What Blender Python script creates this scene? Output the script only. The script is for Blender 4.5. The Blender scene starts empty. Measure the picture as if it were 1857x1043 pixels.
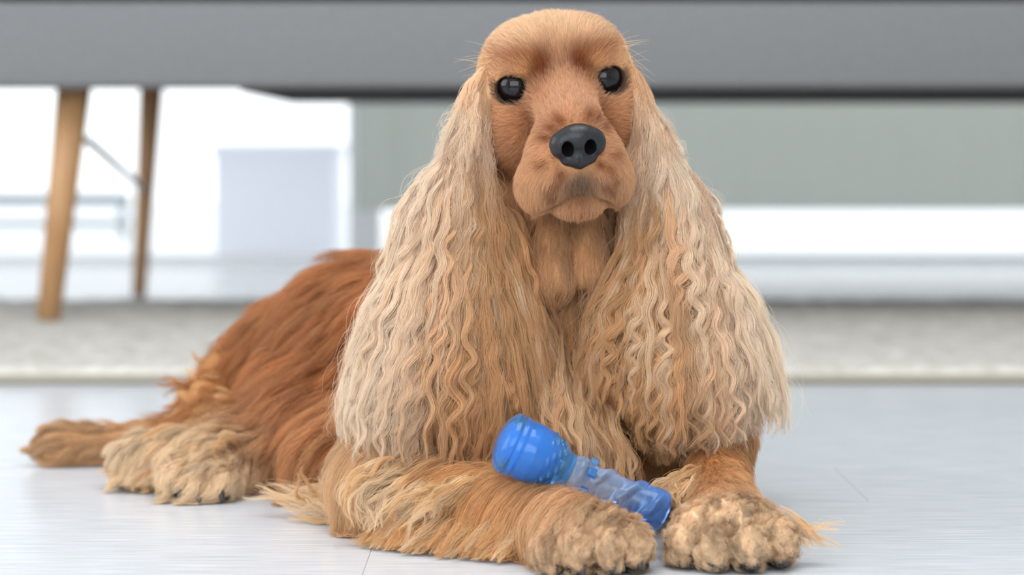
import bpy, bmesh, math
import numpy as np
from mathutils import Vector, Matrix

rng = np.random.default_rng(7)
C = bpy.context.scene.collection
SC = bpy.context.scene
PI = math.pi

# ------------------------------------------------------------------ camera, world, light, exposure
IW, IH = 1857, 1043
LENS, SENSOR = 85.0, 36.0
FPX = IW * LENS / SENSOR
CAMZ, HORIZON = 0.25, 279.0
PITCH = math.atan((IH / 2 - HORIZON) / FPX)
cam = bpy.data.cameras.new('camera')
cam.lens, cam.sensor_width, cam.sensor_fit = LENS, SENSOR, 'HORIZONTAL'
cam.clip_start, cam.clip_end = 0.05, 300
cam.dof.use_dof = True
cam.dof.focus_distance = 1.548
cam.dof.aperture_fstop = 5.4
cam_o = bpy.data.objects.new('camera', cam)
cam_o.location = (0, 0, CAMZ)
cam_o.rotation_euler = (PI / 2 - PITCH, 0, 0)
C.objects.link(cam_o)
SC.camera = cam_o

world = bpy.data.worlds.new('overcast_sky')
SC.world = world
world.use_nodes = True
bg = world.node_tree.nodes['Background']
bg.inputs[0].default_value = (0.93, 0.97, 1.0, 1)
bg.inputs[1].default_value = 1.75

def area(name, loc, target, size, size_y, power, col=(1, 1, 1)):
    l = bpy.data.lights.new(name, 'AREA')
    l.shape, l.size, l.size_y, l.energy, l.color = 'RECTANGLE', size, size_y, power, col
    o = bpy.data.objects.new(name, l)
    o.location = loc
    o.rotation_euler = (Vector(target) - Vector(loc)).to_track_quat('-Z', 'Y').to_euler()
    C.objects.link(o)
    return o
# daylight from the big windows behind the photographer and to the left
area('window_daylight_front', (-0.5, -1.95, 1.45), (0.0, 1.6, 0.15), 3.6, 2.0, 66, (0.97, 0.985, 1.0))
area('window_daylight_side', (-2.95, 1.2, 1.4), (0.0, 1.6, 0.1), 2.4, 1.8, 34, (0.97, 0.985, 1.0))

area('added_top_light', (0.2, 1.25, 2.5), (0.1, 1.7, 0.0), 1.8, 1.8, 52, (1.0, 0.98, 0.95))  # added overhead light, unseen, to brighten the dog's crown and the floor

vs = SC.view_settings
SC.display_settings.display_device = 'sRGB'
vs.view_transform = 'Standard'
vs.look = 'None'
vs.gamma = 1.0
vs.use_curve_mapping = False
vs.exposure = 0.0
SC.cycles.use_denoising = True
SC.cycles.max_bounces = 10
SC.cycles.transparent_max_bounces = 16
try:
    SC.cycles_curves.shape = 'RIBBONS'
    SC.cycles_curves.subdivisions = 2
except Exception:
    pass

# ------------------------------------------------------------------ helpers
def P(px, py, Y):
    """World point seen at a pixel of the 1857x1043 frame, standing at world depth Y."""
    dx, dy = (px - IW / 2) / FPX, (IH / 2 - py) / FPX
    vy = math.cos(PITCH) + dy * math.sin(PITCH)
    vz = -math.sin(PITCH) + dy * math.cos(PITCH)
    t = Y / vy
    return np.array((dx * t, Y, CAMZ + vz * t))

def lin(r, g, b):
    f = lambda c: c / 12.92 if c <= 0.04045 else ((c + 0.055) / 1.055) ** 2.4
    return np.array([f(c / 255.0) for c in (r, g, b)])

def norm(v):
    return v / np.maximum(np.linalg.norm(v, axis=-1, keepdims=True), 1e-9)

def sstep(a, b, x):
    t = np.clip((x - a) / (b - a), 0, 1)
    return t * t * (3 - 2 * t)

def empty(name, loc, label=None, cat=None, group=None):
    o = bpy.data.objects.new(name, None)
    o.location = loc
    o.empty_display_size = 0.05
    C.objects.link(o)
    tag(o, label, cat, group)
    return o

def tag(o, label=None, cat=None, group=None, kind=None):
    for k, v in (('label', label), ('category', cat), ('group', group), ('kind', kind)):
        if v:
            o[k] = v
    return o

def link_mesh(name, me, mat, parent=None, smooth=True):
    o = bpy.data.objects.new(name, me)
    if mat:
        me.materials.append(mat)
    if smooth:
        me.polygons.foreach_set('use_smooth', np.ones(len(me.polygons), bool))
    C.objects.link(o)
    if parent is not None:
        o.parent = parent
        # geometry is written in world space: cancel the parent's position
        top = Vector(parent.location) if parent.parent is None else Vector((0, 0, 0))
        o.matrix_parent_inverse = Matrix.Translation(-top)
    return o

def from_bm(name, bm, mat, parent=None, smooth=False):
    me = bpy.data.meshes.new(name)
    bm.normal_update()
    bm.to_mesh(me)
    bm.free()
    return link_mesh(name, me, mat, parent, smooth)

def bm_box(bm, x0, x1, y0, y1, z0, z1, bev=0.0, seg=2):
    r = bmesh.ops.create_cube(bm, size=1)
    vsx = r['verts']
    bmesh.ops.scale(bm, vec=(x1 - x0, y1 - y0, z1 - z0), verts=vsx)
    bmesh.ops.translate(bm, vec=((x0 + x1) / 2, (y0 + y1) / 2, (z0 + z1) / 2), verts=vsx)
    if bev > 0:
        es = list({e for v in vsx for e in v.link_edges})
        bmesh.ops.bevel(bm, geom=es, offset=bev, segments=seg, profile=0.5, affect='EDGES')

def box(name, mat, x0, x1, y0, y1, z0, z1, bev=0.0, parent=None, smooth=False, seg=2):
    bm = bmesh.new()
    bm_box(bm, x0, x1, y0, y1, z0, z1, bev, seg)
    return from_bm(name, bm, mat, parent, smooth)

def tube_bm(bm, pts, radii, n=12):
    """A closed tapering tube through points."""
    pts = [Vector(p) for p in pts]
    rings = []
    for i, p in enumerate(pts):
        t = (pts[min(i + 1, len(pts) - 1)] - pts[max(i - 1, 0)]).normalized()
        a = t.orthogonal().normalized()
        if abs(t.z) > 0.5:
            a = (Vector((1, 0, 0)) - t * t.x).normalized()
        b = t.cross(a)
        rings.append([bm.verts.new(p + (a * math.cos(2 * PI * k / n) + b * math.sin(2 * PI * k / n)) * radii[i]) for k in range(n)])
    for r0, r1 in zip(rings, rings[1:]):
        for k in range(n):
            bm.faces.new((r0[k], r0[(k + 1) % n], r1[(k + 1) % n], r1[k]))
    bm.faces.new(rings[0][::-1])
    bm.faces.new(rings[-1])

# ---- materials
def mat(name, col, rough=0.6, **kw):
    m = bpy.data.materials.new(name)
    m.use_nodes = True
    b = m.node_tree.nodes['Principled BSDF']
    b.inputs['Base Color'].default_value = (*col, 1)
    b.inputs['Roughness'].default_value = rough
    for k, v in kw.items():
        b.inputs[k.replace('_', ' ')].default_value = v
    return m

def nodes(m):
    return m.node_tree.nodes, m.node_tree.links, m.node_tree.nodes['Principled BSDF']

def noisy(m, c0, c1, scale=20, stretch=(1, 1, 1), bump=0.0, detail=6, rough=None, dist=0.002):
    N, L, b = nodes(m)
    tc = N.new('ShaderNodeTexCoord')
    mp = N.new('ShaderNodeMapping')
    mp.inputs['Scale'].default_value = stretch
    nz = N.new('ShaderNodeTexNoise')
    nz.inputs['Scale'].default_value = scale
    nz.inputs['Detail'].default_value = detail
    rp = N.new('ShaderNodeValToRGB')
    rp.color_ramp.elements[0].position = 0.3
    rp.color_ramp.elements[1].position = 0.7
    rp.color_ramp.elements[0].color = (*c0, 1)
    rp.color_ramp.elements[1].color = (*c1, 1)
    L.new(tc.outputs['Object'], mp.inputs[0])
    L.new(mp.outputs[0], nz.inputs['Vector'])
    L.new(nz.outputs[0], rp.inputs[0])
    L.new(rp.outputs[0], b.inputs['Base Color'])
    if bump:
        bp = N.new('ShaderNodeBump')
        bp.inputs['Strength'].default_value = bump
        bp.inputs['Distance'].default_value = dist
        L.new(nz.outputs[0], bp.inputs['Height'])
        L.new(bp.outputs[0], b.inputs['Normal'])
    return m

# ---- implicit surfaces
class Field:
    def __init__(self):
        self.p = []
    def ell(self, c, r, k=0.01, R=None, op='u', **tagd):
        c = np.asarray(c, float)
        r = np.asarray(r, float)
        R = np.eye(3) if R is None else np.asarray(R, float)   # rows: local axes in world
        ext = np.sqrt(((R * r[:, None]) ** 2).sum(0))
        self.p.append(dict(t='e', c=c, r=r, R=R, k=k, op=op, lo=c - ext, hi=c + ext, tag=tagd))
    def cone(self, a, ra, b, rb, k=0.01, op='u', **tagd):
        a, b = np.asarray(a, float), np.asarray(b, float)
        self.p.append(dict(t='c', a=a, b=b, ra=ra, rb=rb, k=k, op=op,
                           lo=np.minimum(a - ra, b - rb), hi=np.maximum(a + ra, b + rb), tag=tagd))
    @staticmethod
    def dist(q, x, y, z):
        if q['t'] == 'e':
            c, R, r = q['c'], q['R'], q['r']
            x, y, z = x - c[0], y - c[1], z - c[2]
            k0 = 0
            k1 = 0
            for i in range(3):
                u = (R[i, 0] * x + R[i, 1] * y + R[i, 2] * z) / r[i]
                k0 = k0 + u * u
                k1 = k1 + (u / r[i]) ** 2
            k0 = np.sqrt(k0)
            return k0 * (k0 - 1) / np.maximum(np.sqrt(k1), 1e-6)
        a, b = q['a'], q['b']
        d = b - a
        L2 = (d * d).sum()
        t = np.clip(((x - a[0]) * d[0] + (y - a[1]) * d[1] + (z - a[2]) * d[2]) / L2, 0, 1)
        return np.sqrt((x - a[0] - t * d[0]) ** 2 + (y - a[1] - t * d[1]) ** 2 + (z - a[2] - t * d[2]) ** 2) - (q['ra'] + (q['rb'] - q['ra']) * t)
    @staticmethod
    def combine(D, d, k, op):
        if op == 'u':
            h = np.maximum(k - np.abs(D - d), 0) / k
            return np.minimum(D, d) - h * h * k / 4
        h = np.maximum(k - np.abs(D + d), 0) / k
        return np.maximum(D, -d) + h * h * k / 4
    def grid(self, xs, ys, zs, margin=0.03):
        D = np.full((len(xs), len(ys), len(zs)), 0.06, np.float32)
        for q in self.p:
            m = margin + q['k']
            i0, i1 = np.searchsorted(xs, (q['lo'][0] - m, q['hi'][0] + m))
            j0, j1 = np.searchsorted(ys, (q['lo'][1] - m, q['hi'][1] + m))
            k0, k1 = np.searchsorted(zs, (q['lo'][2] - m, q['hi'][2] + m))
            X = xs[i0:i1, None, None]
            Y = ys[None, j0:j1, None]
            Z = zs[None, None, k0:k1]
            D[i0:i1, j0:j1, k0:k1] = self.combine(D[i0:i1, j0:j1, k0:k1], self.dist(q, X, Y, Z), q['k'], q['op'])
        self.xs, self.ys, self.zs, self.D = xs, ys, zs, D
        return D
    def sample(self, p):
        """Trilinear distance and gradient from the stored grid."""
        idx, fr = [], []
        for a, ax in enumerate((self.xs, self.ys, self.zs)):
            i = np.clip(np.searchsorted(ax, p[:, a]) - 1, 0, len(ax) - 2)
            idx.append(i)
            fr.append(np.clip((p[:, a] - ax[i]) / (ax[i + 1] - ax[i]), 0, 1))
        i, j, k = idx
        fx, fy, fz = fr
        D = self.D
        c = {}
        for a in (0, 1):
            for b in (0, 1):
                for e in (0, 1):
                    c[a, b, e] = D[i + a, j + b, k + e]
        lx = lambda b, e: c[0, b, e] * (1 - fx) + c[1, b, e] * fx
        d00, d10, d01, d11 = lx(0, 0), lx(1, 0), lx(0, 1), lx(1, 1)
        dy0, dy1 = d00 * (1 - fy) + d10 * fy, d01 * (1 - fy) + d11 * fy
        d = dy0 * (1 - fz) + dy1 * fz
        gx = (((c[1, 0, 0] - c[0, 0, 0]) * (1 - fy) + (c[1, 1, 0] - c[0, 1, 0]) * fy) * (1 - fz) + ((c[1, 0, 1] - c[0, 0, 1]) * (1 - fy) + (c[1, 1, 1] - c[0, 1, 1]) * fy) * fz) / (self.xs[i + 1] - self.xs[i])
        gy = ((d10 - d00) * (1 - fz) + (d11 - d01) * fz) / (self.ys[j + 1] - self.ys[j])
        gz = (dy1 - dy0) / (self.zs[k + 1] - self.zs[k])
        return d, norm(np.stack((gx, gy, gz), -1))

def surface_nets(xs, ys, zs, D):
    S = D < 0
    nx, ny, nz = D.shape
    cnt = np.zeros((nx - 1, ny - 1, nz - 1), np.int8)
    for a in (0, 1):
        for b in (0, 1):
            for c in (0, 1):
                cnt += S[a:nx - 1 + a, b:ny - 1 + b, c:nz - 1 + c]
    act = np.argwhere((cnt > 0) & (cnt < 8))
    vid = np.full(cnt.shape, -1, np.int64)
    vid[act[:, 0], act[:, 1], act[:, 2]] = np.arange(len(act))
    acc = np.zeros((len(act), 3))
    n = np.zeros(len(act))
    corners = [(a, b, c) for a in (0, 1) for b in (0, 1) for c in (0, 1)]
    for c0 in corners:
        for ax in range(3):
            if c0[ax]:
                continue
            c1 = list(c0)
            c1[ax] = 1
            d0 = D[act[:, 0] + c0[0], act[:, 1] + c0[1], act[:, 2] + c0[2]]
            d1 = D[act[:, 0] + c1[0], act[:, 1] + c1[1], act[:, 2] + c1[2]]
            m = (d0 < 0) != (d1 < 0)
            t = np.where(m, d0 / np.where(m, d0 - d1, 1), 0)
            q = np.tile(np.array(c0, float), (len(act), 1))
            q[:, ax] += t
            acc += np.where(m[:, None], q, 0)
            n += m
    q = act + acc / np.maximum(n, 1)[:, None]
    V = np.stack([np.interp(q[:, a], np.arange(len(ax)), ax) for a, ax in enumerate((xs, ys, zs))], -1)
    quads = []
    for ax in range(3):
        o1, o2 = [(1, 2), (2, 0), (0, 1)][ax]
        sl0 = [slice(None)] * 3
        sl1 = [slice(None)] * 3
        sl0[ax] = slice(0, -1)
        sl1[ax] = slice(1, None)
        ch = np.argwhere(S[tuple(sl0)] != S[tuple(sl1)])
        ch = ch[(ch[:, o1] > 0) & (ch[:, o2] > 0) & (ch[:, o1] < D.shape[o1] - 1) & (ch[:, o2] < D.shape[o2] - 1)]
        ins = S[ch[:, 0], ch[:, 1], ch[:, 2]]
        f = []
        for s1, s2 in ((1, 1), (0, 1), (0, 0), (1, 0)):
            cc = ch.copy()
            cc[:, o1] -= s1
            cc[:, o2] -= s2
            f.append(vid[cc[:, 0], cc[:, 1], cc[:, 2]])
        f = np.stack(f, -1)
        f[~ins] = f[~ins][:, ::-1]
        quads.append(f)
    return V, np.concatenate(quads)

def mesh_np(name, V, Q):
    me = bpy.data.meshes.new(name)
    me.vertices.add(len(V))
    me.vertices.foreach_set('co', V.astype(np.float32).ravel())
    k = Q.shape[1]
    me.loops.add(Q.size)
    me.loops.foreach_set('vertex_index', Q.astype(np.int32).ravel())
    me.polygons.add(len(Q))
    me.polygons.foreach_set('loop_start', np.arange(0, Q.size, k, dtype=np.int32))
    me.polygons.foreach_set('loop_total', np.full(len(Q), k, np.int32))
    me.update(calc_edges=True)
    me.validate()
    return me

def set_color(me, name, col, domain='POINT'):
    a = me.attributes.new(name, 'FLOAT_COLOR', domain)
    c4 = np.concatenate([col, np.ones((len(col), 1))], 1)
    a.data.foreach_set('color', c4.astype(np.float32).ravel())

def attr_mat(name, attr='tint', rough=0.7, spec=0.2, noise=0.0):
    m = mat(name, (0.5, 0.4, 0.3), rough, Specular_IOR_Level=spec)
    N, L, b = nodes(m)
    a = N.new('ShaderNodeAttribute')
    a.attribute_name = attr
    L.new(a.outputs['Color'], b.inputs['Base Color'])
    return m
# ------------------------------------------------------------------ the room
M_floor = []
for i in range(4):
    k = (0.99, 1.0, 1.01, 0.985)[i]
    m = mat('whitewashed_plank_%s' % 'abcd'[i], (0.7, 0.7, 0.7), 0.27)
    noisy(m, tuple(np.array((0.485, 0.52, 0.565)) * k), tuple(np.array((0.69, 0.72, 0.76)) * k), 16, (1.0, 22, 1), 0.05, 10, dist=0.0006)
    M_floor.append(m)
M_gap = mat('plank_gap', (0.45, 0.45, 0.46), 0.8)
M_white = mat('white_paint', (0.82, 0.83, 0.84), 0.5)
M_ceil = mat('ceiling_paint', (0.85, 0.85, 0.85), 0.8)
M_glass = mat('clear_glass', (1, 1, 1), 0.0, Transmission_Weight=1.0, IOR=1.02, Specular_IOR_Level=0.3)
M_terrace = mat('terrace_stone', (0.80, 0.82, 0.84), 0.7)

RX, RY0, RY1, RZ = 3.3, -2.2, 5.45, 2.6
fl = box('floor', M_gap, -RX, RX, RY0, RY1, -0.08, -0.012)
tag(fl, 'white washed wooden plank floor', None, None, 'structure')
PW, PL = 0.19, 1.38
row = 0
y = 0.02
pl_meshes = {}
r2 = np.random.default_rng(3)
while y < RY1 - 0.01:
    y1 = min(y + PW, RY1)
    x = -1.99 - (row * 0.517) % PL
    while x < 2.9:
        x1 = x + PL
        if y > -0.1:
            kind = int(r2.integers(0, 4))
            key = (kind, round(y1 - y, 3))
            if key not in pl_meshes:
                bm = bmesh.new()
                bm_box(bm, 0.00015, PL - 0.00015, 0.00015, y1 - y - 0.00015, -0.012, 0.0, 0)
                me = bpy.data.meshes.new('plank')
                bm.to_mesh(me)
                bm.free()
                me.materials.append(M_floor[kind])
                pl_meshes[key] = me
            o = bpy.data.objects.new('plank', pl_meshes[key])
            o.location = (x, y, 0)
            C.objects.link(o)
            o.parent = fl
        x = x1
    y = y1
    row += 1

def st(name, m, *a, label=None, **k):
    return tag(box(name, m, *a, **k), label, None, None, 'structure')
st('ceiling', M_ceil, -RX, RX, RY0, RY1, RZ, RZ + 0.1, label='white ceiling')
# right wall, solid; left and front walls with a large window opening each
st('wall_right', M_white, RX, RX + 0.12, RY0, RY1, 0, RZ, label='white wall')
def wall_open(name, axis, pos, th, a0, a1, o0, o1, z0, z1, label):
    bm = bmesh.new()
    for (u0, u1, w0, w1) in ((a0, o0, 0, RZ), (o1, a1, 0, RZ), (o0, o1, 0, z0), (o0, o1, z1, RZ)):
        if u1 - u0 < 1e-3 or w1 - w0 < 1e-3:
            continue
        if axis == 'x':
            bm_box(bm, u0, u1, pos, pos + th, w0, w1)
        else:
            bm_box(bm, pos, pos + th, u0, u1, w0, w1)
    return tag(from_bm(name, bm, M_white), label, None, None, 'structure')
wall_open('wall_left', 'y', -RX - 0.12, 0.12, RY0, RY1, -0.4, 2.8, 0.35, 2.35, 'white wall with a wide window')
wall_open('wall_front', 'x', RY0 - 0.12, 0.12, -RX, RX, -2.4, 1.4, 0.4, 2.5, 'white wall with a wide window')
wall_open('wall_back', 'x', RY1, 0.12, -RX, RX, -2.9, 2.9, 0.0, 2.35, 'white wall with a wide glazed opening')

# the glazed back: white frame, glass down to the floor
wf = bpy.data.objects.new('window_1', None)
wf.location = (0, RY1 + 0.06, 0)
C.objects.link(wf)
tag(wf, 'floor to ceiling window with bright overcast daylight', None, None, 'structure')
for (x0, x1, z0, z1) in ((-2.9, 2.9, 0.0, 0.02), (-2.9, 2.9, 2.29, 2.35), (-2.9, -2.83, 0.02, 2.29), (2.83, 2.9, 0.02, 2.29), (-0.37, -0.30, 0.02, 2.29)):
    box('window_frame', M_white, x0, x1, RY1 + 0.02, RY1 + 0.10, z0, z1, 0.004, wf)
for (x0, x1) in ((-2.83, -0.37), (-0.30, 2.83)):
    box('glass_pane', M_glass, x0, x1, RY1 + 0.055, RY1 + 0.061, 0.02, 2.29, 0, wf)
st('trim_1', M_white, -RX, -2.9, RY1 - 0.015, RY1, 0, 0.09, label='white skirting board')

# outside: pale terrace, railing, a white block across the way
st('terrace', M_terrace, -9, 9, RY1 + 0.13, 14, -0.12, -0.03, label='pale terrace outside the window')
M_rail = mat('grey_rail', (0.33, 0.37, 0.40), 0.4)
rail = empty('railing', (-2.2, 7.6, -0.03), 'grey two bar balcony railing outside the window, beyond the tapered sofa leg', 'railing')
def railbar(name, z, r):
    bm = bmesh.new()
    tube_bm(bm, [(-5.5, 7.6, z), (-1.20, 7.6, z)], [r, r], 10)
    return from_bm(name, bm, M_rail, rail, True)
zr1 = P(50, 362, 7.6)[2]
zr2 = P(50, 406, 7.6)[2]
railbar('rail_bar', zr1, 0.022)
railbar('rail_bar', zr2, 0.014)
for xx in (-5.4, -4.4, -3.4, -2.4, -1.22):
    box('rail_post', M_rail, xx - 0.012, xx + 0.012, 7.588, 7.612, -0.03, zr1 + 0.02, 0, rail)
M_block = mat('pale_planter', (0.80, 0.83, 0.90), 0.8)
plo = empty('planter', (-0.63, 6.5, -0.03), 'pale square planter box standing outside the window behind the sofa', 'planter')
a, b = P(388, 268, 6.4), P(610, 268, 6.4)
bm = bmesh.new()
bm_box(bm, a[0], b[0], 6.4, 6.72, -0.03, a[2], 0.008)
from_bm('planter_box', bm, M_block, plo)
box('rim', M_block, a[0] - 0.008, b[0] + 0.008, 6.392, 6.728, a[2] - 0.02, a[2] + 0.012, 0.004, plo)

# grey-green curtain hanging from a rail, hem clear of the floor
M_curt = mat('grey_green_linen', (0.36, 0.385, 0.365), 0.85)
noisy(M_curt, (0.345, 0.37, 0.35), (0.385, 0.41, 0.39), 60, (1, 1, 0.3), 0.0)
N, L, b = nodes(M_curt)
tr = N.new('ShaderNodeBsdfTranslucent')
tr.inputs[0].default_value = (0.52, 0.54, 0.495, 1)
mx = N.new('ShaderNodeMixShader')
mx.inputs[0].default_value = 0.6
L.new(b.outputs[0], mx.inputs[1])
L.new(tr.outputs[0], mx.inputs[2])
L.new(mx.outputs[0], N['Material Output'].inputs[0])
cx0 = P(646, 380, 5.28)[0]
zhem = P(1300, 381, 5.28)[2]
cur = empty('curtain', (1.1, 5.28, zhem), 'grey green linen curtain hanging clear of the floor before the window', 'curtain')
bm = bmesh.new()
nxc, nzc = 220, 10
ring = []
for i in range(nxc + 1):
    u = i / nxc
    X = cx0 + (2.75 - cx0) * u
    fold = 0.006 + 0.022 * sstep(0.45, 0.8, u)
    Yc = 5.28 + float(fold) * math.sin(X * 2 * PI / 0.13 + 0.7 * math.sin(X * 5))
    ring.append([bm.verts.new((X, Yc, zhem + (2.42 - zhem) * j / nzc)) for j in range(nzc + 1)])
for i in range(nxc):
    for j in range(nzc):
        bm.faces.new((ring[i][j], ring[i + 1][j], ring[i + 1][j + 1], ring[i][j + 1]))
cl = from_bm('curtain_cloth', bm, M_curt, cur, True)
bm = bmesh.new()
tube_bm(bm, [(cx0 - 0.1, 5.28, 2.44), (2.9, 5.28, 2.44)], [0.014, 0.014], 12)
from_bm('curtain_rod', bm, M_rail, cur, True)

# ---- rug
M_rug = mat('beige_wool', (0.5, 0.48, 0.44), 0.95)
noisy(M_rug, (0.47, 0.45, 0.405), (0.66, 0.64, 0.60), 40, (1, 1, 1), 0.0, 5)
RUGY0, RUGY1 = 2.62, 3.88
rug = empty('rug', (0, 3.25, 0), 'beige looped wool rug under the grey sofa', 'rug')
bm = bmesh.new()
nx, ny = 300, 110
r3 = np.random.default_rng(11)
hts = 0.014 + 0.006 * r3.random((nx + 1, ny + 1))
g = []
for i in range(nx + 1):
    X = -1.5 + 3.0 * i / nx
    g.append([bm.verts.new((X + r3.normal() * 0.002, RUGY0 + (RUGY1 - RUGY0) * j / ny + r3.normal() * 0.002, 0.002 if j in (0, ny) or i in (0, nx) else float(hts[i, j]))) for j in range(ny + 1)])
for i in range(nx):
    for j in range(ny):
        bm.faces.new((g[i][j], g[i + 1][j], g[i + 1][j + 1], g[i][j + 1]))
from_bm('rug_pile', bm, M_rug, rug, True)
M_rug_shade = mat('rug_front_shade', (0.33, 0.30, 0.25), 0.9)  # dark tone stands in for the shadow line along the rug's front
box('rug_shade_strip', M_rug_shade, -1.5, 1.5, RUGY0 - 0.012, RUGY0 + 0.006, 0.0005, 0.010, 0.003, rug)

# ---- sofa
M_sofa = mat('grey_sofa_fabric', (0.27, 0.275, 0.28), 0.9)
noisy(M_sofa, (0.175, 0.181, 0.189), (0.205, 0.211, 0.219), 120, (1, 1, 1), 0.25, 4, dist=0.001)
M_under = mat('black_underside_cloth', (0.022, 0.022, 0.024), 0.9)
M_leg = mat('oak_leg', (0.42, 0.22, 0.10), 0.45)
noisy(M_leg, (0.42, 0.22, 0.095), (0.55, 0.32, 0.15), 14, (6, 6, 0.7), 0.0)
SY0, SY1 = 3.30, 4.36
zb = P(400, 160, SY0)[2]
zt = P(400, -4, SY0)[2]
sx0, sx1 = -0.86, 1.24
sofa = empty('sofa', (0.2, 3.8, 0), 'grey upholstered sofa on tapered oak legs behind the dog', 'sofa')
bm = bmesh.new()
bm_box(bm, sx0, sx1, SY0, SY0 + 0.05, zb, zt - 0.004, 0.010, 3)
bm_box(bm, sx0 + 0.002, sx1 - 0.002, SY0 + 0.03, SY1, zb + 0.045, zt - 0.005, 0.006, 2)
from_bm('sofa_frame', bm, M_sofa, sofa, True)
ux = P(430, 160, SY0)[0]
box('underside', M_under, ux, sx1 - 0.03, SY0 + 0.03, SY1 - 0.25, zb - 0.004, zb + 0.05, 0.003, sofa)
for k in range(2):
    w = (sx1 - sx0 - 0.28) / 2
    x0 = sx0 + 0.14 + k * w
    box('seat_cushion', M_sofa, x0 + 0.004, x0 + w - 0.004, SY0 - 0.01, SY1 - 0.24, zt + 0.004, zt + 0.15, 0.035, sofa, True, 4)
box('backrest', M_sofa, sx0 + 0.14, sx1 - 0.14, SY1 - 0.24, SY1, zt - 0.004, zt + 0.46, 0.05, sofa, True, 4)
for x0 in (sx0, sx1 - 0.14):
    box('armrest', M_sofa, x0, x0 + 0.14, SY0, SY1, zt - 0.004, zt + 0.27, 0.04, sofa, True, 4)
def sofa_leg(tx, ty, Yt, bx, by, Yb, rt, rb):
    bm = bmesh.new()
    a, b = P(tx, ty, Yt), P(bx, by, Yb)
    a[2] = zb + 0.046
    b[2] = 0.018 if Yb < RUGY1 else 0.0
    tube_bm(bm, [a, a * 0.5 + b * 0.5, b], [rt, (rt + rb) / 2, rb], 18)
    return from_bm('leg', bm, M_leg, sofa, True)
sofa_leg(141, 165, 3.40, 88, 603, 3.37, 0.0255, 0.0165)
sofa_leg(276, 170, 4.24, 252, 534, 4.28, 0.0215, 0.0125)
for (sx, sy, ex, ey, r0, r1) in ((1.10, 3.40, 1.14, 3.37, 0.0255, 0.0165), (1.10, 4.24, 1.12, 4.28, 0.0215, 0.0125)):
    bm = bmesh.new()
    tube_bm(bm, [(sx, sy, zb + 0.046), ((sx + ex) / 2, (sy + ey) / 2, zb / 2), (ex, ey, 0.018 if ey < RUGY1 else 0.0)], [r0, (r0 + r1) / 2, r1], 18)
    from_bm('leg', bm, M_leg, sofa, True)
bm = bmesh.new()
a, b = P(160, 255, 3.42), P(262, 345, 4.24)
tube_bm(bm, [a, b], [0.006, 0.006], 10)
from_bm('brace', bm, M_rail, sofa, True)
# ------------------------------------------------------------------ the dog: body surface
DOGO = (0.0, 1.62, 0.0)
dog = empty('dog', DOGO, 'golden red spaniel with long wavy cream ears lying on the floor, facing forward', 'dog')

yaw, pit, rol = math.radians(6.0), math.radians(10.0), math.radians(5.7)
HO = P(1017, 153, 1.585)
Fw = np.array((math.sin(yaw) * math.cos(pit), -math.cos(yaw) * math.cos(pit), -math.sin(pit)))
Rt = np.array((math.cos(yaw), math.sin(yaw), 0.0))
Up = np.cross(Fw, Rt)
Rt, Up = Rt * math.cos(rol) + Up * math.sin(rol), Up * math.cos(rol) - Rt * math.sin(rol)
HR = np.stack((Rt, Up, Fw))
def HL(a, b, w):
    """Head frame in cm: a towards picture right, b up, w forward along the muzzle."""
    return HO + (Rt * a + Up * b + Fw * w) * 0.01
def to_head(p):
    return (p - HO) @ HR.T * 100.0

body = Field()
def he(a, b, w, ra, rb, rw, k=1.0, op='u', **t):
    body.ell(HL(a, b, w), (ra * 0.01, rb * 0.01, rw * 0.01), k * 0.01, HR, op, **t)
def hpair(a, *r, **t):
    he(a, *r, **t)
    he(-a, *r, **t)
def hc(p, r0, q, r1, k=1.0, op='u', **t):
    body.cone(HL(*p), r0 * 0.01, HL(*q), r1 * 0.01, k * 0.01, op, **t)

# trunk, neck, shoulders
S = lambda px, Y: px * Y / FPX
body.ell(P(1010, 640, 1.69), (0.072, 0.075, 0.078), 0.03, reg='chest')
body.cone(HL(0, -3.0, -5.5), 0.043, P(1020, 560, 1.68), 0.062, 0.03, reg='throat')
body.cone(P(1008, 390, 1.615), 0.013, P(1003, 500, 1.605), 0.016, 0.006, reg='throat')
body.cone(P(1066, 395, 1.615), 0.011, P(1062, 490, 1.605), 0.014, 0.006, reg='throat')
body.ell(P(800, 745, 1.69), (0.06, 0.075, 0.07), 0.03, reg='shoulder')
body.ell(P(1245, 680, 1.71), (0.050, 0.06, 0.048), 0.03, reg='shoulder')
body.cone(P(960, 620, 1.75), 0.078, P(740, 640, 1.84), 0.064, 0.03, reg='back')
body.cone(P(740, 640, 1.84), 0.064, P(645, 615, 1.88), 0.054, 0.02, reg='back')
body.cone(P(645, 625, 1.88), 0.055, P(540, 690, 1.95), 0.050, 0.02, reg='back')
body.cone(P(540, 690, 1.95), 0.052, P(430, 750, 1.96), 0.038, 0.03, reg='rump')
body.ell(P(575, 770, 1.84), (0.058, 0.06, 0.052), 0.03, reg='thigh')
body.ell(P(660, 835, 1.74), (0.05, 0.06, 0.034), 0.025, reg='belly')
body.ell(P(1212, 845, 1.69), (0.042, 0.05, 0.038), 0.02, reg='shoulder')
body.ell(P(1090, 830, 1.71), (0.07, 0.05, 0.040), 0.02, reg='belly')
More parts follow.
